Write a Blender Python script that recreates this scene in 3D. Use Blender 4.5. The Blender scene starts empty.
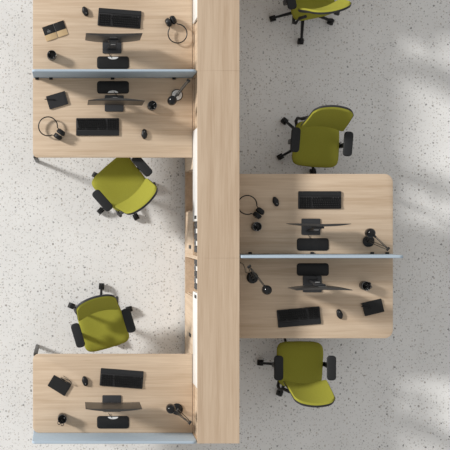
import bpy, bmesh, math, random
from mathutils import Vector, Matrix
random.seed(7)
PI = math.pi
C = bpy.context.scene.collection
SC = bpy.context.scene
ZC, F, U0, V0, DT = 10.54, 980.0, 68.0, 225.0, 0.74     # camera height, focal (px), principal point, desk-top height

def W(u, v, z=DT):
    """where a point seen at (u, v) stands when it is z metres above the floor"""
    k = (ZC - z) / F
    return Vector(((u - U0) * k, -(v - V0) * k, z))

# ------------------------------------------------------------------ materials
def new_mat(name):
    m = bpy.data.materials.new(name); m.use_nodes = True
    nt = m.node_tree
    return m, nt, nt.nodes['Principled BSDF']

def mat(name, col, rough=0.5, metal=0.0, spec=0.5, noise=0.0, nscale=60, sheen=0.0, bump=0.0):
    m, nt, b = new_mat(name)
    b.inputs['Base Color'].default_value = (*col, 1)
    b.inputs['Roughness'].default_value = rough
    b.inputs['Metallic'].default_value = metal
    b.inputs['Specular IOR Level'].default_value = spec
    if sheen:
        b.inputs['Sheen Weight'].default_value = sheen
    if noise or bump:
        tc = nt.nodes.new('ShaderNodeTexCoord')
        n = nt.nodes.new('ShaderNodeTexNoise'); n.inputs['Scale'].default_value = nscale
        n.inputs['Detail'].default_value = 4
        nt.links.new(tc.outputs['Object'], n.inputs['Vector'])
        if noise:
            r = nt.nodes.new('ShaderNodeValToRGB')
            r.color_ramp.elements[0].position = 0.3; r.color_ramp.elements[1].position = 0.7
            r.color_ramp.elements[0].color = (*[c * (1 - noise) for c in col], 1)
            r.color_ramp.elements[1].color = (*[min(1, c * (1 + noise)) for c in col], 1)
            nt.links.new(n.outputs['Fac'], r.inputs['Fac'])
            nt.links.new(r.outputs['Color'], b.inputs['Base Color'])
        if bump:
            bp = nt.nodes.new('ShaderNodeBump'); bp.inputs['Strength'].default_value = bump
            bp.inputs['Distance'].default_value = 0.002
            nt.links.new(n.outputs['Fac'], bp.inputs['Height'])
            nt.links.new(bp.outputs['Normal'], b.inputs['Normal'])
    return m

def wood(name, c0, c1, axis='x', seed=0.0):
    m, nt, b = new_mat(name)
    L = nt.links
    tc = nt.nodes.new('ShaderNodeTexCoord')
    geo = nt.nodes.new('ShaderNodeNewGeometry')
    def layer(sc, detail, off):
        mp = nt.nodes.new('ShaderNodeMapping')
        mp.inputs['Scale'].default_value = sc
        mp.inputs['Location'].default_value = (off, off * 1.7, off * .3)
        L.new(geo.outputs['Position'], mp.inputs['Vector'])
        n = nt.nodes.new('ShaderNodeTexNoise'); n.inputs['Scale'].default_value = 1
        n.inputs['Detail'].default_value = detail; n.inputs['Distortion'].default_value = 0.6
        L.new(mp.outputs['Vector'], n.inputs['Vector'])
        return n.outputs['Fac']
    s1 = {'x': (0.8, 14, 14), 'y': (14, 0.8, 14), 'z': (14, 14, 0.8)}[axis]
    s2 = {'x': (2.5, 70, 70), 'y': (70, 2.5, 70), 'z': (70, 70, 2.5)}[axis]
    f1 = layer(s1, 3, seed); f2 = layer(s2, 2, seed + 5)
    mx = nt.nodes.new('ShaderNodeMath'); mx.operation = 'MULTIPLY_ADD'
    mx.inputs[1].default_value = 0.4
    L.new(f2, mx.inputs[0])
    m2 = nt.nodes.new('ShaderNodeMath'); m2.operation = 'MULTIPLY'; m2.inputs[1].default_value = 0.6
    L.new(f1, m2.inputs[0]); L.new(m2.outputs[0], mx.inputs[2])
    r = nt.nodes.new('ShaderNodeValToRGB')
    r.color_ramp.elements[0].position = 0.34; r.color_ramp.elements[0].color = (*c0, 1)
    r.color_ramp.elements[1].position = 0.62; r.color_ramp.elements[1].color = (*c1, 1)
    L.new(mx.outputs[0], r.inputs['Fac']); L.new(r.outputs['Color'], b.inputs['Base Color'])
    b.inputs['Roughness'].default_value = 0.55
    b.inputs['Specular IOR Level'].default_value = 0.3
    return m

def terrazzo():
    m, nt, b = new_mat('terrazzo')
    L = nt.links; N = nt.nodes
    geo = N.new('ShaderNodeNewGeometry')
    base = N.new('ShaderNodeTexNoise'); base.inputs['Scale'].default_value = 2.2; base.inputs['Detail'].default_value = 3
    L.new(geo.outputs['Position'], base.inputs['Vector'])
    br = N.new('ShaderNodeValToRGB')
    br.color_ramp.elements[0].position = .3; br.color_ramp.elements[0].color = (.805, .802, .792, 1)
    br.color_ramp.elements[1].position = .7; br.color_ramp.elements[1].color = (.865, .862, .853, 1)
    L.new(base.outputs['Fac'], br.inputs['Fac'])
    col = br.outputs['Color']
    def chips(scale, rad, prob, cols, strength, off):
        nonlocal col
        mp = N.new('ShaderNodeMapping'); mp.inputs['Location'].default_value = (off, off * .37, 0)
        L.new(geo.outputs['Position'], mp.inputs['Vector'])
        wn = N.new('ShaderNodeTexNoise'); wn.inputs['Scale'].default_value = scale * 1.5
        L.new(mp.outputs['Vector'], wn.inputs['Vector'])
        ad = N.new('ShaderNodeMixRGB'); ad.blend_type = 'ADD'; ad.inputs['Fac'].default_value = 0.35 / scale
        L.new(mp.outputs['Vector'], ad.inputs['Color1']); L.new(wn.outputs['Color'], ad.inputs['Color2'])
        v = N.new('ShaderNodeTexVoronoi'); v.voronoi_dimensions = '2D'; v.inputs['Scale'].default_value = scale
        L.new(ad.outputs['Color'], v.inputs['Vector'])
        sp = N.new('ShaderNodeSeparateColor'); L.new(v.outputs['Color'], sp.inputs['Color'])
        # size varies per cell: threshold = rad * (0.45 + 0.8*g)
        th = N.new('ShaderNodeMath'); th.operation = 'MULTIPLY_ADD'; th.inputs[1].default_value = rad * .8; th.inputs[2].default_value = rad * .45
        L.new(sp.outputs['Green'], th.inputs[0])
        lt = N.new('ShaderNodeMath'); lt.operation = 'LESS_THAN'
        L.new(v.outputs['Distance'], lt.inputs[0]); L.new(th.outputs[0], lt.inputs[1])
        pr = N.new('ShaderNodeMath'); pr.operation = 'LESS_THAN'; pr.inputs[1].default_value = prob
        L.new(sp.outputs['Red'], pr.inputs[0])
        mu = N.new('ShaderNodeMath'); mu.operation = 'MULTIPLY'
        L.new(lt.outputs[0], mu.inputs[0]); L.new(pr.outputs[0], mu.inputs[1])
        st = N.new('ShaderNodeMath'); st.operation = 'MULTIPLY'; st.inputs[1].default_value = strength
        L.new(mu.outputs[0], st.inputs[0])
        cr = N.new('ShaderNodeValToRGB'); cr.color_ramp.interpolation = 'CONSTANT'
        while len(cr.color_ramp.elements) < len(cols): cr.color_ramp.elements.new(0.5)
        for i, cc in enumerate(cols):
            cr.color_ramp.elements[i].position = i / len(cols); cr.color_ramp.elements[i].color = (*cc, 1)
        L.new(sp.outputs['Blue'], cr.inputs['Fac'])
        mix = N.new('ShaderNodeMixRGB'); L.new(st.outputs[0], mix.inputs['Fac'])
        L.new(col, mix.inputs['Color1']); L.new(cr.outputs['Color'], mix.inputs['Color2'])
        col = mix.outputs['Color']
    chips(52, .34, .55, [(.52, .51, .49), (.84, .83, .81), (.42, .41, .39), (.56, .52, .47), (.86, .85, .84)], .5, 3.1)
    chips(30, .23, .42, [(.32, .31, .30), (.46, .41, .36), (.40, .40, .40), (.82, .81, .80)], .62, 11.7)
    chips(12, .105, .26, [(.10, .10, .10), (.22, .19, .17), (.15, .15, .15), (.32, .28, .25)], .72, 23.9)
    L.new(col, b.inputs['Base Color'])
    b.inputs['Roughness'].default_value = .45
    b.inputs['Specular IOR Level'].default_value = .25
    return m

OAK0, OAK1 = (.52, .385, .265), (.665, .525, .39)
M = {
    'floor': terrazzo(),
    'oak_x': wood('light_oak_along', OAK0, OAK1, 'x'),
    'oak_y': wood('light_oak_top', (.49, .36, .25), (.60, .465, .34), 'y', 3),
    'oak_z': wood('light_oak_side', OAK0, OAK1, 'z', 9),
    'oak_edge': wood('oak_edge', (.44, .32, .21), (.56, .42, .29), 'x', 4),
    'white': mat('white_lacquer', (.80, .79, .77), .35, noise=.01),
    'metal': mat('dark_bronze_metal', (.045, .042, .037), .45, .3, noise=.1),
    'black': mat('black_plastic', (.014, .014, .015), .42, 0, .3, noise=.1),
    'matte': mat('matte_black', (.018, .018, .0185), .6, 0, .25, noise=.12),
    'key': mat('black_keycap', (.005, .005, .0055), .4, 0, .3),
    'arm': mat('soft_charcoal_plastic', (.019, .020, .022), .65, 0, .3, noise=.1),
    'shell': mat('charcoal_shell', (.028, .028, .030), .55, 0, .3, noise=.08),
    'gloss': mat('gloss_black', (.009, .009, .010), .14, 0, .35),
    'graphite': mat('graphite_plastic', (.055, .052, .050), .38, .2, noise=.08),
    'base_grey': mat('grey_stand', (.040, .041, .045), .42, .2, noise=.05),
    'screen': mat('dark_screen', (.020, .017, .015), .3, 0, .5),
    'silver': mat('silver', (.55, .55, .55), .3, .8),
    'badge': mat('grey_print', (.22, .22, .22), .6),
    'paper': mat('white_paper', (.78, .77, .74), .7),
    'kraft': mat('kraft_paper', (.56, .40, .22), .7, noise=.05),
    'steel': mat('brushed_steel', (.28, .28, .28), .35, .9),
    'fabric': mat('olive_green_fabric', (.315, .305, .045), .95, 0, .1, noise=.08, nscale=180, bump=.2),
    'felt': mat('pale_blue_felt', (.44, .53, .62), .9, 0, .15, noise=.05, nscale=140, bump=.15),
    'binder': mat('grey_binder_card', (.13, .13, .135), .6, noise=.1),
    'binder_dark': mat('charcoal_binder_card', (.05, .05, .053), .6, noise=.1),
    'plinth': mat('dark_plinth', (.06, .055, .05), .6),
    'pearl': mat('pale_reflection_and_cutout', (.80, .80, .80), .25, .1),  # painted reflection on one lamp base; also colours the flap cutouts
}

# ------------------------------------------------------------------ mesh helpers
class MB:
    def __init__(s): s.bm = bmesh.new()
    def box(s, x0, x1, y0, y1, z0, z1, bev=0.0, seg=2, rot=0.0, piv=None):
        b = bmesh.new(); bmesh.ops.create_cube(b, size=1)
        for v in b.verts:
            v.co = Vector(((x0 + x1) / 2 + v.co.x * (x1 - x0), (y0 + y1) / 2 + v.co.y * (y1 - y0), (z0 + z1) / 2 + v.co.z * (z1 - z0)))
        if bev: bmesh.ops.bevel(b, geom=list(b.edges), offset=bev, segments=seg, profile=.5, affect='EDGES')
        s.join(b); return s
    def join(s, b, mtx=None):
        if mtx is not None: bmesh.ops.transform(b, matrix=mtx, verts=b.verts)
        me = bpy.data.meshes.new('t'); b.to_mesh(me); b.free(); s.bm.from_mesh(me); bpy.data.meshes.remove(me)
        return s
    def ring_loft(s, rings, cap=True):
        R = [[s.bm.verts.new(p) for p in r] for r in rings]
        n = len(R[0])
        for a, b in zip(R, R[1:]):
            for i in range(n):
                try: s.bm.faces.new((a[i], a[(i + 1) % n], b[(i + 1) % n], b[i]))
                except ValueError: pass
        if cap:
            s.bm.faces.new(list(reversed(R[0]))); s.bm.faces.new(R[-1])
        return s
    def lathe(s, prof, n=28, at=(0, 0, 0), cap=True):
        at = Vector(at)
        rings = [[at + Vector((r * math.cos(2 * PI * i / n), r * math.sin(2 * PI * i / n), z)) for i in range(n)] for r, z in prof]
        return s.ring_loft(rings, cap)
    def cyl(s, p, q, r, n=16, r2=None):
        p, q = Vector(p), Vector(q); d = q - p
        u = d.orthogonal().normalized(); w = d.normalized().cross(u)
        r2 = r if r2 is None else r2
        f = lambda c, rr: [c + u * rr * math.cos(2 * PI * i / n) + w * rr * math.sin(2 * PI * i / n) for i in range(n)]
        return s.ring_loft([f(p, r), f(q, r2)])
    def tube(s, pts, r, n=10, closed=False, flat=1.0):
        pts = [Vector(p) for p in pts]; rings = []
        up = Vector((0, 0, 1))
        for i, p in enumerate(pts):
            a = pts[i - 1] if (i > 0 or closed) else p
            b = pts[(i + 1) % len(pts)] if (i < len(pts) - 1 or closed) else p
            t = (b - a).normalized()
            u = t.cross(up)
            if u.length < .2: u = t.cross(Vector((0, 1, 0)))
            u.normalize(); w = u.cross(t)
            rings.append([p + u * r * math.cos(2 * PI * k / n) + w * r * flat * math.sin(2 * PI * k / n) for k in range(n)])
        if closed: rings.append(rings[0])
        if closed:
            R = [[s.bm.verts.new(p) for p in rr] for rr in rings[:-1]]
            R.append(R[0])
            for a, b in zip(R, R[1:]):
                for i in range(n): s.bm.faces.new((a[i], a[(i + 1) % n], b[(i + 1) % n], b[i]))
            return s
        return s.ring_loft(rings)
    def slab(s, outline, z0, z1, bev=0.0, seg=2):
        """flat outline pulled up from z0 to z1 with softened edges"""
        b = bmesh.new()
        vs = [b.verts.new((x, y, z0)) for x, y in outline]
        f = b.faces.new(vs)
        e = bmesh.ops.extrude_face_region(b, geom=[f])
        for g in e['geom']:
            if isinstance(g, bmesh.types.BMVert): g.co.z = z1
        b.normal_update()
        if bev:
            ed = [x for x in b.edges if abs(x.verts[0].co.z - x.verts[1].co.z) < 1e-6]
            bmesh.ops.bevel(b, geom=ed, offset=bev, segments=seg, profile=.5, affect='EDGES')
        return s.join(b)
    def build(s, name, m, parent=None, smooth=True, ang=40):
        bmesh.ops.recalc_face_normals(s.bm, faces=s.bm.faces)
        me = bpy.data.meshes.new(name); s.bm.to_mesh(me); s.bm.free()
        me.materials.append(m)
        if smooth:
            me.polygons.foreach_set('use_smooth', [True] * len(me.polygons))
            try: me.set_sharp_from_angle(angle=math.radians(ang))
            except Exception: pass
        o = bpy.data.objects.new(name, me); C.objects.link(o)
        if parent: o.parent = parent
        return o

def rrect(x0, x1, y0, y1, r, n=8):
    """rounded rectangle; r = one radius or four (x1y1, x0y1, x0y0, x1y0)"""
    rs = [r] * 4 if not isinstance(r, (list, tuple)) else r
    pts = []
    for k, (cx, cy, sx, sy) in enumerate(((x1, y1, -1, -1), (x0, y1, 1, -1), (x0, y0, 1, 1), (x1, y0, -1, 1))):
        rr = rs[k]
        if rr <= 0: pts.append((cx, cy)); continue
        for i in range(n + 1):
            a = PI / 2 * k + PI / 2 * i / n
            pts.append((cx + sx * rr + rr * math.cos(a), cy + sy * rr + rr * math.sin(a)))
    return pts

def tag(o, label=None, cat=None, group=None, kind=None):
    if label: o['label'] = label
    if cat: o['category'] = cat
    if group: o['group'] = group
    if kind: o['kind'] = kind
    return o

def thing(name, label, cat, loc=(0, 0, 0), rz=0.0, group=None):
    o = bpy.data.objects.new(name, None); C.objects.link(o)
    o.location = loc; o.rotation_euler = (0, 0, rz); o.empty_display_size = .05
    return tag(o, label, cat, group)

def dup(o, parent=None):
    c = o.copy(); C.objects.link(c)
    if parent: c.parent = parent
    for ch in list(o.children): dup(ch, c)
    return c

R = math.radians

# ------------------------------------------------------------------ floor
b = MB(); b.box(-7, 10, -8, 8, -.1, 0)
tag(b.build('floor', M['floor'], smooth=False), kind='structure')

# ------------------------------------------------------------------ storage cabinets (the long wooden spine)
CX0, CX1, CT = 1.247, 1.648, 1.12
def cabinet(y0, y1, label, door, opn, panel, low_open, low_doors, handle_up, handles_low):
    """y0<y1. door: white sliding front; opn: open bay; panel: fixed wood front behind the desks"""
    t = thing('storage_cabinet', label, 'cabinet', ((CX0 + CX1) / 2, (y0 + y1) / 2, 0), 0, 'cabinets of the long wooden spine')
    ox, oy = (CX0 + CX1) / 2, (y0 + y1) / 2
    X0, X1, Y0, Y1 = CX0 - ox, CX1 - ox, y0 - oy, y1 - oy
    q = MB(); q.box(X0 - .002, X1, Y0, Y1, CT - .022, CT, .0006, 1); q.build('top_panel', M['oak_y'], t)
    q = MB(); q.box(X0 + .05, X1 - .02, Y0 + .01, Y1 - .01, 0, .08); q.build('plinth', M['plinth'], t)
    q = MB()
    q.box(X0, X1, Y0, Y0 + .018, .08, CT - .022); q.box(X0, X1, Y1 - .018, Y1, .08, CT - .022)        # ends
    q.box(X0, X1, Y0 + .018, Y1 - .018, .08, .115)                                                   # bottom
    q.box(X0 + .018, X1, Y0 + .018, Y1 - .018, .735, .757)                                           # middle shelf
    q.box(X1 - .018, X1, Y0 + .018, Y1 - .018, .115, CT - .022)                                      # back
    for yy in (opn[0], opn[1], low_open[0], low_open[1]):
        yy -= oy
        if Y0 + .03 < yy < Y1 - .03:
            lo, hi = (.757, CT - .022) if yy + oy in opn else (.115, .735)
            q.box(X0 + .022, X1 - .018, yy - .009, yy + .009, lo, hi)
    q.build('carcass', M['oak_z'], t, smooth=False)
    q = MB(); q.box(X0 + .020, X0 + .034, panel[0] - oy + .002, panel[1] - oy - .002, .757, CT - .022); q.build('front_panel', M['oak_z'], t, smooth=False)
    q = MB(); q.slab([(a, c) for a, c in rrect(door[0] - oy, door[1] - oy, .745, CT - .024, .022, 5)], 0, .016, .003, 2)
    d = q.build('sliding_door', M['white'], t)
    # outline was drawn in the (y, z) plane: stand it up
    me = d.data
    for v in me.vertices: v.co = Vector((X0 + v.co.z, v.co.x, v.co.y))
    me.flip_normals()
    tag(d, 'white sliding door')
    q = MB(); yy = handle_up - oy; q.box(X0 - .002, X0 + .008, yy - .017, yy + .017, .88, 1.03, .003, 2); q.build('door_pull', M['key'], d)
    for (a, c) in low_doors:
        q = MB(); q.box(X0 + .001, X0 + .017, a - oy, c - oy, .117, .735, .002, 1); dd = q.build('lower_door', M['oak_z'], t)
        for h in handles_low:
            if a < h < c:
                q = MB(); q.box(X0 - .002, X0 + .006, h - oy - .019, h - oy + .019, .43, .61, .003, 2); q.build('door_pull', M['key'], dd)
    return t
JN, JS, YE = 1.483, -.318, -2.10
cabinet(JS + .0003, JN - .0003, 'oak storage cabinet in the middle of the spine, white front ending beside the upper binders',
        (.035, .94), (-.30, .035), (.94, JN - .02), (.14, .56), [(-.30, .14), (.56, 1.465)], .075, [-.225])
cabinet(YE, JS - .0003, 'oak storage cabinet at the bottom end of the spine, beside the lower-left desk',
        (-1.58, -.66), (-.66, -.336), (YE + .02, -1.58), (-.72, -.336), [(-1.56, -.72), (-2.08, -1.56)], -.70, [-1.124])
cabinet(JN + .0003, 3.25, 'oak storage cabinet at the top of the spine, cut off by the picture edge',
        (2.005, 2.92), (2.92, 3.22), (JN + .02, 2.005), (2.5, 2.9), [(JN + .02, 2.5)], 2.88, [])

def binder(y, dark, label, k):
    w = .056; x0 = CX0 + .012
    t = thing('ring_binder', label, 'binder', (x0 + .13, y, .757), 0, 'binders in the open bays of the spine')
    q = MB(); q.box(-.13, .13, -w / 2, w / 2, 0, .315, .006, 2); q.build('cover', M['binder_dark' if dark else 'binder'], t)
    if not dark:
        q = MB(); q.box(-.1325, -.129, -w / 2 + .006, w / 2 - .006, .17, .27); tag(q.build('spine_label', M['paper'], t), 'white spine label')
    q = MB()
    for i in range(14):
        pass
    q.tube([(-.1308 - .001, .011 * math.cos(2 * PI * i / 16), .075 + .011 * math.sin(2 * PI * i / 16)) for i in range(16)], .0022, 6, True)
    q.build('finger_ring', M['steel'], t)
    return t
order = ['first', 'second', 'third', 'fourth', 'fifth']
for bay, (ys, where) in enumerate(((-.0, 'upper bay'), (-.365, 'lower bay'))):
    start = .002 if bay == 0 else -.366
    for i in range(5):
        dk = (i % 2 == 0)
        binder(start - .0605 * i, dk, '%s binder, %s from the top in the %s of the spine' % ('plain charcoal' if dk else 'grey white-labelled', order[i], where), i)

# ------------------------------------------------------------------ desks
def desk(x0, x1, y0, y1, label, radii, outer, front):
    """outer: -1 = free end on the left, +1 = on the right; front: sign of the user's side in y"""
    t = thing('office_desk', label, 'desk', ((x0 + x1) / 2, (y0 + y1) / 2, 0), 0, 'light oak desks with rounded corners')
    hx, hy = (x1 - x0) / 2, (y1 - y0) / 2
    q = MB(); q.slab(rrect(-hx, hx, -hy, hy, radii, 8), DT - .026, DT, .003, 2); q.build('tabletop', M['oak_x'], t)
    q = MB()
    zz = (DT - .075, DT - .027)
    for sy in (-1, 1): q.box(-hx + .08, hx - .12, sy * (hy - .14) - .02, sy * (hy - .14) + .02, zz[0], zz[1])
    for sx in (-hx + .075, hx - .16): q.box(sx - .02, sx + .02, -hy + .05, hy - .05, zz[0], zz[1])
    q.build('underframe', M['metal'], t)
    for sx in (-1, 1):
        for sy in (-1, 1):
            ix = (.0 if outer < 0 else .07) if sx == outer else .16
            iy = (-.008 if outer < 0 else .07) if (sx == outer and sy == front) else (.12 if sy == front else .06)
            cx, cy = sx * (hx - ix - .024), sy * (hy - iy - .018)
            q = MB(); q.box(cx - .020, cx + .020, cy - .016, cy + .016, .006, DT - .027, .008, 2)
            l = q.build('leg', M['metal'], t)
            q = MB(); q.lathe([(.016, 0), (.016, .007)], 14, (cx, cy, 0)); q.build('foot', M['matte'], l)
    return t
DXL, DXR = -.351, 1.244
desk(DXL, DXR, 1.502, 2.30, 'oak desk at the top left, above the grey divider', [.05, .05, 0, 0], -1, 1)
desk(DXL, DXR, .675, 1.470, 'oak desk at the upper left, just under the grey divider', [0, 0, .05, 0], -1, -1)
desk(DXL, DXR, -2.078, -1.29, 'oak desk at the lower left, above the pale blue divider', [0, .06, .06, 0], -1, 1)
desk(1.652, 3.25, -.288, .511, 'oak desk right of the spine, above the thin white-topped divider', [.085, 0, 0, 0], 1, 1)
desk(1.652, 3.25, 2.55, 3.35, 'oak desk beyond the top edge, right of the spine', [0, 0, 0, .085], 1, -1)
desk(1.652, 3.25, -1.133, -.322, 'oak desk right of the spine, below the thin white-topped divider', [0, 0, 0, .085], 1, -1)

def divider(x0, x1, y0, y1, label, brackets, side, z1=CT, rr=(.03, .05)):
    t = thing('desk_divider', label, 'divider', ((x0 + x1) / 2, (y0 + y1) / 2, .60), 0, 'felt dividers between the desks')
    hx, hy = (x1 - x0) / 2, (y1 - y0) / 2
    q = MB(); q.slab(rrect(-hx, hx, .0, z1 - .60, [rr[1], rr[0], .01, .01], 8), -hy, hy, .005, 3)
    d = q.build('felt_panel', M['felt'], t)
    for v in d.data.vertices: v.co = Vector((v.co.x, v.co.z, v.co.y))
    d.data.flip_normals()
    for bx in brackets:
        q = MB(); yy = side * (hy + .009)
        q.box(bx - .018 - (x0 + x1) / 2, bx + .018 - (x0 + x1) / 2, yy - .012, yy + .012, DT - .60 + .001, DT - .60 + .012, .003, 1)
        q.build('bracket', M['matte'], t)
    return t
divider(-.346, 1.243, 1.474, 1.498, 'grey-blue felt divider between the two upper-left desks',
        [(u - 68) * .01 for u in (37, 51, 112.5, 174)], -1)
divider(-.346, 1.243, -2.104, -2.080, 'pale blue felt divider along the bottom edge of the lower-left desk', [], 1)
divider(1.66, 3.235, 3.354, 3.382, 'felt divider beyond the top edge, right of the spine', [], -1, rr=(.02, .05))
divider(1.66, 3.235, -.319, -.291, 'thin white-topped felt divider between the two right-hand desks',
        [(u - 68) * .01 for u in (250, 312, 372, 387)], 1, rr=(.02, .05))

# ------------------------------------------------------------------ office chair
def make_chair():
    t = thing('office_chair', '', 'office chair', (0, 0, 0), 0, 'olive green swivel chairs')
    # star base, front of the chair is +y
    q = MB(); q.lathe([(.034, .062), (.040, .075), (.040, .105), (.030, .12)], 20)
    for k in range(5):
        a = 2 * PI * k / 5; d = Vector((math.cos(a), math.sin(a), 0)); p = Vector((-d.y, d.x, 0))
        rings = []
        for r_, w, zb, zt in ((.02, .020, .066, .108), (.12, .017, .070, .104), (.24, .0145, .072, .096), (.335, .012, .070, .088)):
            c = d * r_
            rings.append([c - p * w + Vector((0, 0, zb)), c + p * w + Vector((0, 0, zb)), c + p * w * .8 + Vector((0, 0, zt)), c - p * w * .8 + Vector((0, 0, zt))])
        q.ring_loft(rings)
    base = q.build('star_base', M['black'], t)
    for k in range(5):
        a = 2 * PI * k / 5; d = Vector((math.cos(a), math.sin(a), 0)); c = d * .335
        q = MB()
        sw = a + PI / 2; ax = Vector((math.cos(sw), math.sin(sw), 0)); fw = Vector((-ax.y, ax.x, 0))
        cc = c + fw * .008
        for s_ in (-1, 1):
            o_ = ax * (s_ * .015)
            q.cyl(cc + o_ - ax * .012 + Vector((0, 0, .032)), cc + o_ + ax * .012 + Vector((0, 0, .032)), .032, 20)
        hood = []
        for i in range(7):
            an = PI * i / 6
            hood.append([cc + ax * .028 * s_ + fw * (.034 * math.cos(an)) * rr + Vector((0, 0, .036 + .034 * math.sin(an) * rr)) for s_, rr in ((-1, 1), (1, 1), (1, .8), (-1, .8))])
        q.ring_loft(hood)
        q.cyl(c + Vector((0, 0, .05)), c + Vector((0, 0, .078)), .008, 10)
        q.build('caster', M['matte'], base)
    q = MB(); q.cyl((0, 0, .10), (0, 0, .27), .026, 20); q.cyl((0, 0, .27), (0, 0, .385), .015, 18); q.build('gas_column', M['black'], t)
    q = MB(); q.box(-.10, .10, -.13, .17, .372, .412, .014, 3); q.box(-.20, .20, .0, .05, .385, .408, .008, 2); q.build('tilt_mechanism', M['shell'], t)
    # seat: front is wider and rounded; waterfall front edge, dished middle
    def outline(n=72):
        pts = []
        for i in range(n):
            a = 2 * PI * i / n; c, s_ = math.cos(a), math.sin(a); e = 2 / 6.5
            x = abs(c) ** e * (1 if c > 0 else -1); y = abs(s_) ** e * (1 if s_ > 0 else -1)
            pts.append((x * (.234 + .010 * y), .063 + y * .234 - .012 * x * x * (1 if y > 0 else -.6)))
        return pts
    ol = outline(); cen = Vector((0, .068))
    def ring(f, z, dish=0):
        rr = []
        for x, y in ol:
            px, py = x * f, cen.y + (y - cen.y) * f
            zz = z - .022 * max(0, (py - .20) / .10) ** 2 + .010 * (abs(px) / .23) ** 2 * dish - .004 * dish
            rr.append(Vector((px, py, zz)))
        return rr
    q = MB(); q.ring_loft([ring(.93, .424), ring(.985, .432), ring(1.0, .445), ring(.995, .462), ring(.97, .474), ring(.92, .480), ring(.80, .482, 1), ring(.6, .481, 1), ring(.35, .480, 1), ring(.1, .4795, 1)])
    seat = q.build('seat', M['fabric'], t, ang=70)
    q = MB(); q.ring_loft([ring(.70, .408), ring(.90, .412), ring(.955, .422), ring(.955, .430)]); q.build('seat_shell', M['shell'], seat)
    # backrest
    def back_grid(off, W0, W1, z0, z1, rt, rb, n=16, mrows=22):
        rows = []
        for j in range(mrows + 1):
            tt = j / mrows; tt = .5 - .5 * math.cos(PI * tt); z = z0 + (z1 - z0) * tt
            w = W0 + (W1 - W0) * tt
            dt, db = z1 - z, z - z0
            ex = 0
            if dt < rt: ex = rt - math.sqrt(max(0, rt * rt - (rt - dt) ** 2))
            if db < rb: ex = max(ex, rb - math.sqrt(max(0, rb * rb - (rb - db) ** 2)))
            w = max(.02, w - ex)
            h = (z - .66) / .45
            yc = -.130 - .088 * h - .026 * h * h
            row = []
            for i in range(n + 1):
                s_ = -1 + 2 * i / n
                x = s_ * w
                row.append(Vector((x + .004, yc + .042 * (x / .21) ** 2 + off, z - .028 * tt * tt * (x / .2) ** 2)))
            rows.append(row)
        return rows
    def shell_from(fr, bk, q):
        A = [[q.bm.verts.new(p) for p in r] for r in fr]; B = [[q.bm.verts.new(p) for p in r] for r in bk]
        m_, n_ = len(A), len(A[0])
        for j in range(m_ - 1):
            for i in range(n_ - 1):
                q.bm.faces.new((A[j][i], A[j][i + 1], A[j + 1][i + 1], A[j + 1][i]))
                q.bm.faces.new((B[j][i], B[j + 1][i], B[j + 1][i + 1], B[j][i + 1]))
        loop = [(0, i) for i in range(n_)] + [(j, n_ - 1) for j in range(1, m_)] + [(m_ - 1, i) for i in range(n_ - 2, -1, -1)] + [(j, 0) for j in range(m_ - 2, 0, -1)]
        for k in range(len(loop)):
            a, c = loop[k], loop[(k + 1) % len(loop)]
            q.bm.faces.new((A[a[0]][a[1]], B[a[0]][a[1]], B[c[0]][c[1]], A[c[0]][c[1]]))
    q = MB()
    shell_from(back_grid(.020, .214, .190, .635, 1.100, .065, .04), back_grid(0, .221, .197, .625, 1.108, .07, .045), q)
    br = q.build('backrest', M['fabric'], t, ang=60)
    q = MB(); shell_from(back_grid(.001, .224, .201, .622, 1.112, .07, .045), back_grid(-.020, .216, .193, .628, 1.105, .07, .045), q)
    tag(q.build('back_shell', M['shell'], br, ang=60), 'dark rim and rear shell')
    for s_ in (-1, 1):
        q = MB(); q.tube([(s_ * .13, -.03, .395), (s_ * .20, -.10, .40), (s_ * .222, -.165, .43), (s_ * .222, -.185, .50), (s_ * .205, -.165, .62), (s_ * .17, -.175, .72)], .017, 10)
        q.build('back_support', M['shell'], t)
    for s_ in (-1, 1):
        q = MB(); q.slab(rrect(s_ * .266 - .046, s_ * .266 + .046, .055 - .125, .055 + .125, .034, 6), .655, .685, .010, 3)
        pad = q.build('armrest', M['arm'], t)
        q = MB()
        q.box(s_ * .27 - .012, s_ * .27 + .012, .03, .08, .40, .656, .007, 2)
        xa, xb = sorted((s_ * .15, s_ * .275)); q.box(xa, xb, .032, .078, .386, .41, .007, 2)
        q.build('arm_post', M['black'], pad)
    return t
proto = make_chair()
def caster_angle(cu, cv, pu, pv): return math.atan2(-(pv - cv), pu - cu)
def facing(dx, dy): return math.atan2(dy, dx) - PI / 2        # yaw that turns +y to (dx, dy)
chairs = [   # base centre (px), one caster (px), facing (world), label
    ((122.2, 189.6), (98.9, 212.3), (-.66, .75), 'olive green office chair turned diagonally, under the upper-left desk with the pale-reflection lamp'),
    ((99.6, 316.5), (101.5, 284), (.282, -.959), 'olive green office chair facing the lower-left desk, shadow across its seat'),
    ((301.4, 11.5), (299.6, 44), (-.21, .98), 'olive green office chair cut off by the top edge, right of the spine'),
    ((306, 142), (277.6, 158), (-.078, -.997), 'olive green office chair facing the upper edge of the right-hand desks'),
    ((290, 364), (257.6, 362), (0, 1), 'olive green office chair below the right-hand desks, leaning backrest toward the bottom'),
]
for i, (c, p, f, lab) in enumerate(chairs):
    o = proto if i == 0 else dup(proto)
    o.location = W(c[0], c[1], 0); yaw = facing(*f); o.rotation_euler.z = yaw; o['label'] = lab
    sb = [k for k in o.children if k.name.startswith('star_base')][0]
    sb.rotation_euler.z = caster_angle(*c, *p) - yaw
    if i == 1:                                              # this backrest is tipped further back
        bk = [k for k in o.children if k.name.startswith('backrest')][0]
        P = Vector((0, -.13, .55)); th = R(5); bk.rotation_euler.x = th
        bk.location = P - Matrix.Rotation(th, 3, 'X') @ P

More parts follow.
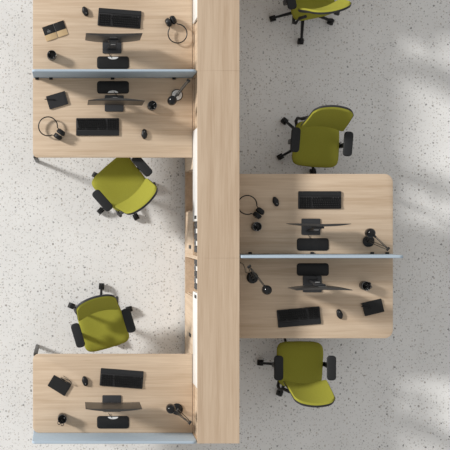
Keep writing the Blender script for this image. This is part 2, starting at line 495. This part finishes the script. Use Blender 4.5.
# ------------------------------------------------------------------ monitors (screen faces +y)
def make_monitor(badge):
    t = thing('monitor', '', 'monitor', (0, 0, 0), 0, 'dark monitors on the desks')
    hw, z0, z1 = .270, .105, .465
    def prof(n=24):
        return [(-hw + 2 * hw * i / n) for i in range(n + 1)]
    yf = lambda x: .005 * (x / hw) ** 2                                   # concave towards the user
    yb = lambda x: yf(x) - .006 - .018 * (1 - abs(x / hw) ** 2.4)
    q = MB()
    rings = []
    for x in prof():
        a, c = yf(x), yb(x)
        rings.append([Vector((x, a, z0)), Vector((x, a, z1)), Vector((x, a - .004, z1 + .003)), Vector((x, c + .004, z1 - .002)), Vector((x, c, z1 - .02)), Vector((x, c, z0 + .02)), Vector((x, c + .004, z0))])
    q.ring_loft(rings); q.build('housing', M['graphite'], t, ang=30)
    q = MB()
    A = [[q.bm.verts.new((x, yf(x) + .0012, z)) for x in [(-hw + .008) + 2 * (hw - .008) * i / 24 for i in range(25)]] for z in (z0 + .014, z1 - .008)]
    for i in range(24): q.bm.faces.new((A[0][i], A[0][i + 1], A[1][i + 1], A[1][i]))
    q.build('screen', M['screen'], t)
    q = MB(); q.slab(rrect(-.095, .095, -.110, .055, .012, 5), 0, .010, .003, 2); q.build('stand_base', M['base_grey'], t)
    q = MB()
    q.ring_loft([[Vector((sx * w, y, z)) for sx, y in ((-1, y0), (1, y0), (1, y1), (-1, y1))] for w, y0, y1, z in ((.045, -.075, -.055, .009), (.036, -.066, -.046, .12), (.034, -.054, -.034, .22), (.034, -.046, -.026, .30))])
    q.box(-.05, .05, -.045, -.026, .23, .33, .006, 2)
    st = q.build('stand_neck', M['base_grey'], t)
    q = MB(); q.box(-.024, .024, -.062, -.052, .20, .216, .003, 2); tag(q.build('cable_slot', M['silver'], st), 'bright cable slot')
    if badge:
        q = MB()
        for x0_, x1_, a, c in ((-.030, -.024, .385, .412), (-.024, -.012, .395, .400), (-.012, -.006, .385, .405), (.0, .006, .378, .405), (.006, .018, .400, .405), (.006, .018, .387, .392), (.018, .024, .387, .405)):
            q.box(x0_ * 1.3, x1_ * 1.3, -.0262, -.0232, a - .01, c)
        tag(q.build('badge', M['badge'], t), 'small grey letters')
    return t
mon_b = make_monitor(True)
mons = [   # u at desk level, v of the screen plane, faces north?, label
    (112.0, 42.6, 1, .0, 'dark monitor on the top-left desk, its back and grey badge showing'),
    (114.2, 106.2, 0, -.01, 'dark monitor on the desk just below the grey divider'),
    (111.8, 400.6, 1, .0, 'dark monitor on the lower-left desk, screen seen from above'),
    (310.8, 224.0, 1, -.005, 'dark curved monitor on the desk above the white-topped divider'),
    (312.2, 286.8, 0, .0, 'dark curved monitor on the desk below the white-topped divider'),
]
for i, (u, v, nf, dr, lab) in enumerate(mons):
    o = mon_b if i == 0 else dup(mon_b)
    o.location = W(u, v); o.rotation_euler.z = (0 if nf else PI) + dr; o['label'] = lab
# a cable from each stand to the port behind it
# ------------------------------------------------------------------ cable ports (black rounded flaps)
ports = [(113, 62.7, -1, 1, 'black cable flap above the grey divider'), (113, 87.4, 1, 1, 'black cable flap just below the grey divider'),
         (113, 422.2, -1, 1, 'black cable flap above the pale blue divider'), (312.7, 244.4, -1, 0, 'black cable flap above the white-topped divider'),
         (312.7, 269.5, 1, 0, 'black cable flap below the white-topped divider')]
for u, v, s, slot, lab in ports:
    # s = -1: the monitor is to the north (image up) of the flap
    t = thing('cable_flap', lab, 'cable flap', W(u, v), 0 if s == -1 else PI, 'cable flaps behind the monitors')
    q = MB(); q.slab(rrect(-.160, .160, -.063, .063, .028, 8), 0, .006, .002, 2); fr = q.build('frame', M['matte'], t)
    q = MB(); q.slab(rrect(-.150, .150, -.053, .050, .022, 8), .0055, .009, .0015, 2); q.build('lid', M['black'], t)
    if slot:
        q = MB()
        top, bot = [], []
        for i in range(13):
            x = -.052 + .104 * i / 12
            top.append((x, .056)); bot.append((x, .052 - .020 * (1 - (x / .052) ** 2) ** .6 if abs(x) < .052 else .052))
        q.slab(top[::-1] + bot, .0085, .0105); tag(q.build('cable_cutout', M['pearl'], t), 'pale crescent cutout')
    q = MB()
    q.tube([(-.01, .045, .011), (-.02, .058, .013), (-.035, .075, .008), (-.045, .095, .014)], .0028, 6); tag(q.build('cable', M['matte'], t), 'thin black cable')

# ------------------------------------------------------------------ keyboards (user on the -y side)
def make_keyboard():
    t = thing('keyboard', '', 'keyboard', (0, 0, 0), 0, 'black keyboards on the desks')
    q = MB(); q.slab(rrect(-.215, .215, -.088, .088, .010, 4), 0, .014, .003, 2); q.build('body', M['shell'], t)
    q = MB()
    q.ring_loft([[Vector((x, -.087, .010)), Vector((x, -.040, .014)), Vector((x, -.042, .019)), Vector((x, -.086, .0145))] for x in (-.213, -.10, .10, .213)])
    q.build('palm_rest', M['arm'], t)
    kw = MB(); kw.slab(rrect(-.0095, .0095, -.0088, .0088, .002, 2), 0, .009, .0022, 1)
    k0 = kw.build('key', M['key'], t)
    first = True
    def put(x, y, sx=1):
        nonlocal first
        k = k0 if first else k0.copy()
        if not first: C.objects.link(k); k.parent = t
        first = False
        k.location = (x, y, .0138); k.scale = (sx, 1, 1)
    for r_ in range(5):
        y = .070 - .0222 * r_
        if r_ < 4:
            off = (0, .006, .010, .015)[r_]
            for c in range(13): put(-.198 + off + .0213 * c, y, 1.0)
        else:
            for x, sx in ((-.195, 1.3), (-.168, 1.1), (-.142, 1.1), (-.062, 5.8), (.018, 1.1), (.043, 1.1), (.066, 1.1)): put(x, y, sx)
        for c in range(2): put(.105 + .0213 * c, y)
        for c in range(3): put(.152 + .0213 * c, y)
    return t
kb = make_keyboard()
kbs = [(119.5, 18.4, 180 - 4.4, 'black keyboard on the top-left desk, slightly turned'),
       (97.6, 127.0, 0, 'black keyboard on the desk with the pale-reflection lamp'),
       (121.6, 378.3, 180 - 4.4, 'black keyboard on the lower-left desk, slightly turned'),
       (319.5, 200.0, 180, 'black keyboard on the desk above the white-topped divider'),
       (298.7, 317.0, 5.3, 'black keyboard on the desk below the white-topped divider, tilted')]
for i, (u, v, a, lab) in enumerate(kbs):
    o = kb if i == 0 else dup(kb)
    o.location = W(u, v); o.rotation_euler.z = R(a); o['label'] = lab

# ------------------------------------------------------------------ mice (nose +y)
def make_mouse():
    t = thing('computer_mouse', '', 'mouse', (0, 0, 0), 0, 'black mice beside the keyboards')
    q = MB(); n = 28; rings = []
    for f, z in ((.90, 0), (1, .006), (1, .014), (.94, .022), (.80, .029), (.55, .033), (.25, .035), (.05, .0352)):
        r_ = []
        for i in range(n):
            a = 2 * PI * i / n; c, s_ = math.cos(a), math.sin(a)
            x = .031 * c * (1 - .18 * math.sin(PI * (s_ + .15)) ** 2 * .6); y = .051 * s_
            r_.append(Vector((x * f, y * f - .006 * (1 - f), z)))
        rings.append(r_)
    q.ring_loft(rings); q.build('body', M['black'], t, ang=60)
    q = MB(); q.cyl((-.004, .024, .030), (.004, .024, .030), .009, 14); tag(q.build('scroll_wheel', M['steel'], t), 'grey scroll wheel')
    q = MB(); q.box(-.0006, .0006, .0, .045, .026, .0325); q.build('button_seam', M['key'], t)
    return t
ms = make_mouse()
mice = [(85.2, 11.6, 180 + 22, 'black mouse on the top-left desk, left of the turned keyboard'),
        (144.3, 134.2, 2, 'black mouse near the right end of the desk with the pale-reflection lamp'),
        (85.0, 381.0, 180 + 12, 'black mouse beside the keyboard on the lower-left desk'),
        (275.5, 201.6, 180 + 20, 'black mouse left of the keyboard above the white-topped divider'),
        (339.3, 314.0, 18, 'black mouse right of the tilted keyboard on the lower-right desk')]
for i, (u, v, a, lab) in enumerate(mice):
    o = ms if i == 0 else dup(ms)
    o.location = W(u, v); o.rotation_euler.z = R(a); o['label'] = lab

# ------------------------------------------------------------------ headphones lying down, cups towards +x
def make_headphones():
    t = thing('headphones', '', 'headphones', (0, 0, 0), 0, 'black headphones lying on the desks')
    rr = .094; zc = .047
    q = MB(); a0 = R(30)
    q.tube([(rr * math.cos(a), rr * math.sin(a), zc) for a in [a0 + (2 * PI - 2 * a0) * i / 40 for i in range(41)]], .0058, 8, flat=1.8)
    q.build('headband', M['black'], t)
    for s_ in (-1, 1):
        cx = .140
        q = MB(); q.cyl((cx, s_ * .038, zc), (cx, s_ * .050, zc), .040, 24, .034); q.cyl((cx, s_ * .027, zc), (cx, s_ * .038, zc), .046, 24, .043)
        q.tube([(rr * math.cos(a0) - .002, s_ * rr * math.sin(a0), zc), (.105, s_ * .040, zc), (.125, s_ * .045, zc)], .004, 8)
        cup = q.build('ear_cup', M['black'], t)
        q = MB()
        q.tube([(cx + .034 * math.cos(2 * PI * i / 24), s_ * .017, zc + .034 * math.sin(2 * PI * i / 24)) for i in range(24)], .0115, 10, True)
        q.cyl((cx, s_ * .016, zc), (cx, s_ * .027, zc), .033, 20)
        q.build('ear_pad', M['arm'], cup)
    return t
hp = make_headphones()
hps = [(177.0, 34.5, -6.5, -12, 'black headphones on the top-left desk beside the spine'),
       (48.1, 126.8, 11.2, 8.0, 'black headphones near the rounded corner of the upper-left desk'),
       (246.5, 205.0, 11.0, 8.0, 'black headphones partly under the spine top on the right desk')]
for i, (u, v, du, dv, lab) in enumerate(hps):
    o = hp if i == 0 else dup(hp)
    o.location = W(u, v); o.rotation_euler.z = math.atan2(-dv, du); o['label'] = lab

# ------------------------------------------------------------------ desk lamps
def lamp(base, elbow, head, he, hh, label, pale=False, cord=None):
    B = W(*base); t = thing('desk_lamp', label, 'desk lamp', B, 0, 'black jointed lamps on the desks')
    E = W(elbow[0], elbow[1], DT + he) - B; Hd = W(head[0], head[1], DT + hh) - B
    q = MB(); q.lathe([(.052, 0), (.058, .004), (.058, .013), (.052, .019), (.049, .020)] if pale else [(.052, 0), (.058, .004), (.058, .013), (.052, .019), (.02, .023)], 36); bs = q.build('base', M['gloss'], t)
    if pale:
        q = MB(); q.lathe([(.050, .0195), (.050, .0215), (.048, .0225)], 36); tag(q.build('base_reflection', M['pearl'], bs), 'pale round reflection painted on the base')  # pale disc stands in for a reflection on the glossy dark base
    q = MB(); q.cyl((0, 0, .02), (0, 0, .052), .011, 16); q.build('stem', M['gloss'], t)
    S = Vector((0, 0, .048)); d = (E - S).normalized(); p = d.cross(Vector((0, 0, 1))).normalized() * .010
    q = MB()
    q.cyl(S + p, E + p, .0038, 10); q.cyl(S - p, E - p, .0038, 10)
    q.cyl(S + p * 1.6, S - p * 1.6, .009, 12); q.build('lower_arm', M['metal'], t)
    q = MB(); q.cyl(E + p * 1.9, E - p * 1.9, .011, 14); q.build('elbow_joint', M['matte'], t)
    N = Hd + Vector((0, 0, .035)); hd = (Hd - E); hd.z = 0; hd.normalize()
    nk = N - hd * .046
    q = MB(); q.cyl(E + p * .4, nk + p * .4, .0042, 10); q.cyl(E - p * .6, nk - p * .6, .0030, 10); q.build('upper_arm', M['metal'], t)
    q = MB()
    pr = [(.046, -.045), (.047, -.02), (.046, 0)] + [(.046 * math.cos(R(a)), .046 * math.sin(R(a))) for a in (15, 30, 45, 60, 75, 86)]
    q.lathe(pr, 32, Hd, True); sh = q.build('shade', M['gloss'], t)
    q = MB(); q.cyl(nk - hd * .012, Hd - hd * .030 + Vector((0, 0, .030)), .011, 14); q.build('neck', M['matte'], sh)
    q = MB(); q.lathe([(.020, -.047), (.026, -.055), (.018, -.068), (.004, -.072)], 18, Hd); q.build('bulb', M['paper'], sh)
    if cord:
        q = MB(); pts = [W(u, v) - B + Vector((0, 0, .004)) for u, v in cord]
        q.tube(pts, .0025, 6); q.build('cord', M['matte'], t)
    return t
lamp((176.9, 95.2), (188.5, 80.5), (172.3, 100.3), .36, .26, 'desk lamp with a pale reflection painted on its base, beside the spine', True)
lamp((177.0, 409.0), (190.0, 422.7), (171.0, 409.0), .36, .27, 'black desk lamp on the lower-left desk beside the spine')
lamp((368.3, 241.2), (388.0, 249.0), (370.8, 233.0), .36, .27, 'black desk lamp at the free right end above the white-topped divider')
lamp((252.2, 277.6), (249.2, 266.5), (267.2, 290.0), .36, .30, 'black desk lamp with a cord at the left of the lower-right desk', False,
     [(250, 273.5), (245.5, 272.5), (244.8, 267.5), (243, 264), (239.5, 262), (236.5, 261)])

# ------------------------------------------------------------------ pen cups with pens and scissors
def pen_cup(u, v, label):
    p = W(u, v, DT + .10); p.z = DT
    t = thing('pen_cup', label, 'pen cup', p, 0, 'black pen cups on the desks')
    q = MB(); q.lathe([(.043, 0), (.046, .004), (.046, .099), (.0445, .101), (.041, .099), (.041, .008), (.01, .006)], 36); q.build('cup', M['gloss'], t)
    q = MB(); q.tube([(.0437 * math.cos(2 * PI * i / 36), .0437 * math.sin(2 * PI * i / 36), .1005) for i in range(36)], .0018, 6, True); tag(q.build('rim', M['steel'], t), 'grey rim')
    return p
def pen(p, dx, dy, lean_x, lean_y, m, label, length=.145):
    a = p + Vector((dx, dy, .010)); d = Vector((lean_x, lean_y, 1)).normalized()
    t = thing('pen', label, 'pen', a, 0, 'pens standing in the cups')
    q = MB(); q.cyl((0, 0, 0), d * .012, .001, 10, .004); q.cyl(d * .012, d * (length - .02), .004, 10); q.build('barrel', M[m], t)
    q = MB(); q.cyl(d * (length - .02), d * length, .0043, 10, .003); q.build('pen_cap', M['silver'], t)
def scissors(p, ang, label, tilt=.35):
    a = p + Vector((-.030 * math.cos(ang), -.030 * math.sin(ang), .012)); t = thing('scissors', label, 'scissors', a, ang, 'scissors standing in the cups')
    tl = Matrix.Rotation(-math.atan(-tilt), 4, 'Y')
    q = MB(); q.box(-.004, .004, -.001, .001, 0, .085, .0006, 1); q.box(-.006, .002, .001, .003, 0, .085, .0006, 1)
    bl = q.build('blades', M['steel'], t); bl.data.transform(tl)
    for s_ in (-1, 1):
        q = MB()
        q.tube([(0, s_ * .017 + .014 * math.cos(2 * PI * i / 20), .120 + .025 * math.sin(2 * PI * i / 20)) for i in range(20)], .0035, 8, True)
        q.cyl((0, 0, .082), (0, s_ * .010, .099), .0035, 8)
        h = q.build('handle', M['black'], t); h.data.transform(tl)
cA = pen_cup(51.7, 54.7, 'black pen cup on the top-left desk below the open brochure')
pen(cA, .008, -.010, .12, -.16, 'steel', 'steel pen in the cup below the open brochure', .115)
pen(cA, -.012, .006, -.12, .10, 'matte', 'black pen in the cup below the open brochure', .115)
cB = pen_cup(152.4, 105.2, 'black pen cup between the monitor and the pale-reflection lamp')
pen(cB, .0, .0, .15, .12, 'silver', 'silver pen in the cup between monitor and pale-reflection lamp', .12)
pen(cB, -.01, -.008, -.15, -.12, 'matte', 'black pen in the cup between monitor and pale-reflection lamp', .12)
pen(cB, .01, -.006, .10, -.17, 'steel', 'grey pen in the cup between monitor and pale-reflection lamp', .115)
cC = pen_cup(62.3, 419.2, 'black pen cup by the bottom-left corner, above the pale blue divider')
scissors(cC, R(249), 'black-handled scissors in the cup above the pale blue divider', .74)
pen(cC, .006, .006, .13, .10, 'matte', 'black pen in the cup above the pale blue divider', .12)
cD = pen_cup(257.3, 226.6, 'black pen cup below the headphones on the right desk')
pen(cD, .0, .002, -.12, -.30, 'matte', 'black pen leaning down in the cup below the headphones', .14)
pen(cD, .012, .0, .03, -.30, 'steel', 'steel pen leaning down in the cup below the headphones', .13)
pen(cD, -.01, .008, -.15, .08, 'silver', 'silver pen in the cup below the headphones', .12)
cE = pen_cup(366.6, 286.0, 'black pen cup near the free end of the lower-right desk')
scissors(cE, R(20), 'black-handled scissors in the cup on the lower-right desk', .50)
pen(cE, .006, .0, .10, -.34, 'silver', 'silver pen leaning down in the cup on the lower-right desk', .13)
pen(cE, -.008, .0, .02, -.36, 'steel', 'grey pen leaning down in the cup on the lower-right desk', .135)

# ------------------------------------------------------------------ notebooks, loose pens, eyeglasses, open brochure
def notebook(u, v, w, h, rot, label, cm='matte'):
    t = thing('notebook', label, 'notebook', W(u, v), R(rot), 'black notebooks on the desks')
    q = MB(); q.slab(rrect(-w / 2, w / 2, -h / 2, h / 2, .006, 4), 0, .003, .0008, 1); q.slab(rrect(-w / 2, w / 2, -h / 2, h / 2, .006, 4), .013, .016, .001, 1)
    q.box(-w / 2, -w / 2 + .004, -h / 2 + .003, h / 2 - .003, .001, .015); q.build('cover', M[cm], t)
    q = MB(); q.box(-w / 2 + .003, w / 2 - .003, -h / 2 + .003, h / 2 - .003, .0025, .0135); q.build('pages', M['paper'], t)
    q = MB(); q.box(w / 2 - .022, w / 2 - .017, -h / 2 - .0005, h / 2 + .0005, .0155, .0166); q.build('elastic_band', M['black'], t)
    return t
notebook(57.2, 100.3, .196, .134, 16.5, 'dark grey notebook with one pen on the upper-left desk', 'shell')
notebook(59.3, 385.4, .200, .125, -31.7, 'black notebook tilted on the lower-left desk')
notebook(372.8, 307.3, .198, .134, 13.5, 'black notebook with pens on the lower-right desk')
def flat_pen(u0, v0, u1, v1, label):
    a, c = W(u0, v0, DT + .0215), W(u1, v1, DT + .0215)
    t = thing('pen', label, 'pen', a, 0, 'pens lying on the notebooks'); d = (c - a)
    q = MB(); q.cyl(d * .08, d * .75, .0045, 12); q.cyl((0, 0, 0), d * .08, .001, 12, .0045); q.build('barrel', M['black'], t)
    q = MB(); q.cyl(d * .75, d, .005, 12, .0045); q.build('pen_cap', M['gloss'], t)
flat_pen(44.4, 99.2, 55.3, 99.9, 'black pen lying across the dark grey notebook on the upper-left desk')
flat_pen(360.3, 303.6, 372, 306.8, 'upper of two black pens lying on the lower-right notebook')
flat_pen(360.8, 306.2, 371, 308.6, 'lower of two black pens lying on the lower-right notebook')
t = thing('eyeglasses', 'thin-rimmed eyeglasses beside the tilted notebook on the lower-left desk', 'eyeglasses', W(65.9, 380.9), R(-33))
q = MB()
for s_ in (-1, 1):
    q.tube([(s_ * .034 + .027 * math.cos(2 * PI * i / 24), .0, .024 + .021 * math.sin(2 * PI * i / 24)) for i in range(24)], .0032, 8, True)
q.tube([(-.008, 0, .030), (0, 0.001, .034), (.008, 0, .030)], .0022, 8); q.build('frame', M['black'], t)
for s_ in (-1, 1):
    q = MB(); q.tube([(s_ * .061, 0, .030), (s_ * .064, .012, .030), (s_ * .030, .022 + .004 * s_, .022), (s_ * -.03, .026 + .004 * s_, .012), (s_ * -.05, .024 + .004 * s_, .004)], .002, 8)
    q.build('temple', M['black'], t)
t = thing('open_brochure', 'open black and tan brochure on the top-left desk', 'brochure', W(55.8, 31.5), R(19))
for s_ in (-1, 1):
    xa, xb = (-.118, -.0015) if s_ < 0 else (.0015, .108)
    sk = -.004 if s_ < 0 else .006
    q = MB()
    cols = []
    for i in range(9):
        x = xa + (xb - xa) * i / 8; z = .004 + .006 * math.sin(PI * (1 - abs(x) / .118)) ** .8
        cols.append((x, z))
    A = [[Vector((x, -.066, 0)), Vector((x, .080, 0)), Vector((x, .080, z)), Vector((x, -.066, z))] for x, z in cols]
    q.ring_loft(A); pg = q.build('page', M['kraft'], t)
    q = MB(); e = .0012
    A = [[Vector((x, -.005, z + .0002)), Vector((x, .081, z + .0002)), Vector((x, .081, z + e)), Vector((x, -.005, z + e))] for x, z in cols]
    q.ring_loft(A); q.build('black_print', M['matte'], pg)
    if s_ < 0:
        q = MB(); zz = .0108
        for (x0, x1, y0, y1) in ((-.085, -.045, .010, .014), (-.082, -.050, .018, .030), (-.075, -.060, .034, .040)):
            q.box(x0, x1, y0, y1, zz, zz + .0008)
        tag(q.build('printed_mark', M['steel'], pg), 'small grey printed mark')
    else:
        q = MB(); q.box(-.0015, .0015, -.068, .082, .002, .008); q.build('spine', M['steel'], pg)

# ------------------------------------------------------------------ light
sun = bpy.data.lights.new('sun', 'SUN'); sun.energy = 3.45; sun.angle = R(8.0); sun.color = (1, .98, .945)
so = bpy.data.objects.new('sun', sun); C.objects.link(so)
el, az = R(26.3), R(-22)
d = Vector((math.cos(az) * math.cos(el), math.sin(az) * math.cos(el), -math.sin(el)))
so.rotation_euler = d.to_track_quat('-Z', 'Y').to_euler(); so.location = (-6, 3, 6)
w = bpy.data.worlds.new('sky'); SC.world = w; w.use_nodes = True
bg = w.node_tree.nodes['Background']; bg.inputs['Color'].default_value = (1, .985, .96, 1); bg.inputs['Strength'].default_value = .49

# ------------------------------------------------------------------ camera
cam = bpy.data.cameras.new('camera'); co = bpy.data.objects.new('camera', cam); C.objects.link(co)
co.location = (0, 0, ZC); co.rotation_euler = (0, 0, 0)
cam.sensor_width = 36; cam.sensor_fit = 'HORIZONTAL'; cam.lens = F / 450 * 36
cam.shift_x = (225 - U0) / 450; cam.shift_y = (V0 - 225) / 450
cam.clip_end = 60
SC.camera = co
SC.view_settings.view_transform = 'Standard'; SC.view_settings.look = 'None'
SC.view_settings.exposure = 0; SC.view_settings.gamma = 1; SC.view_settings.use_curve_mapping = False
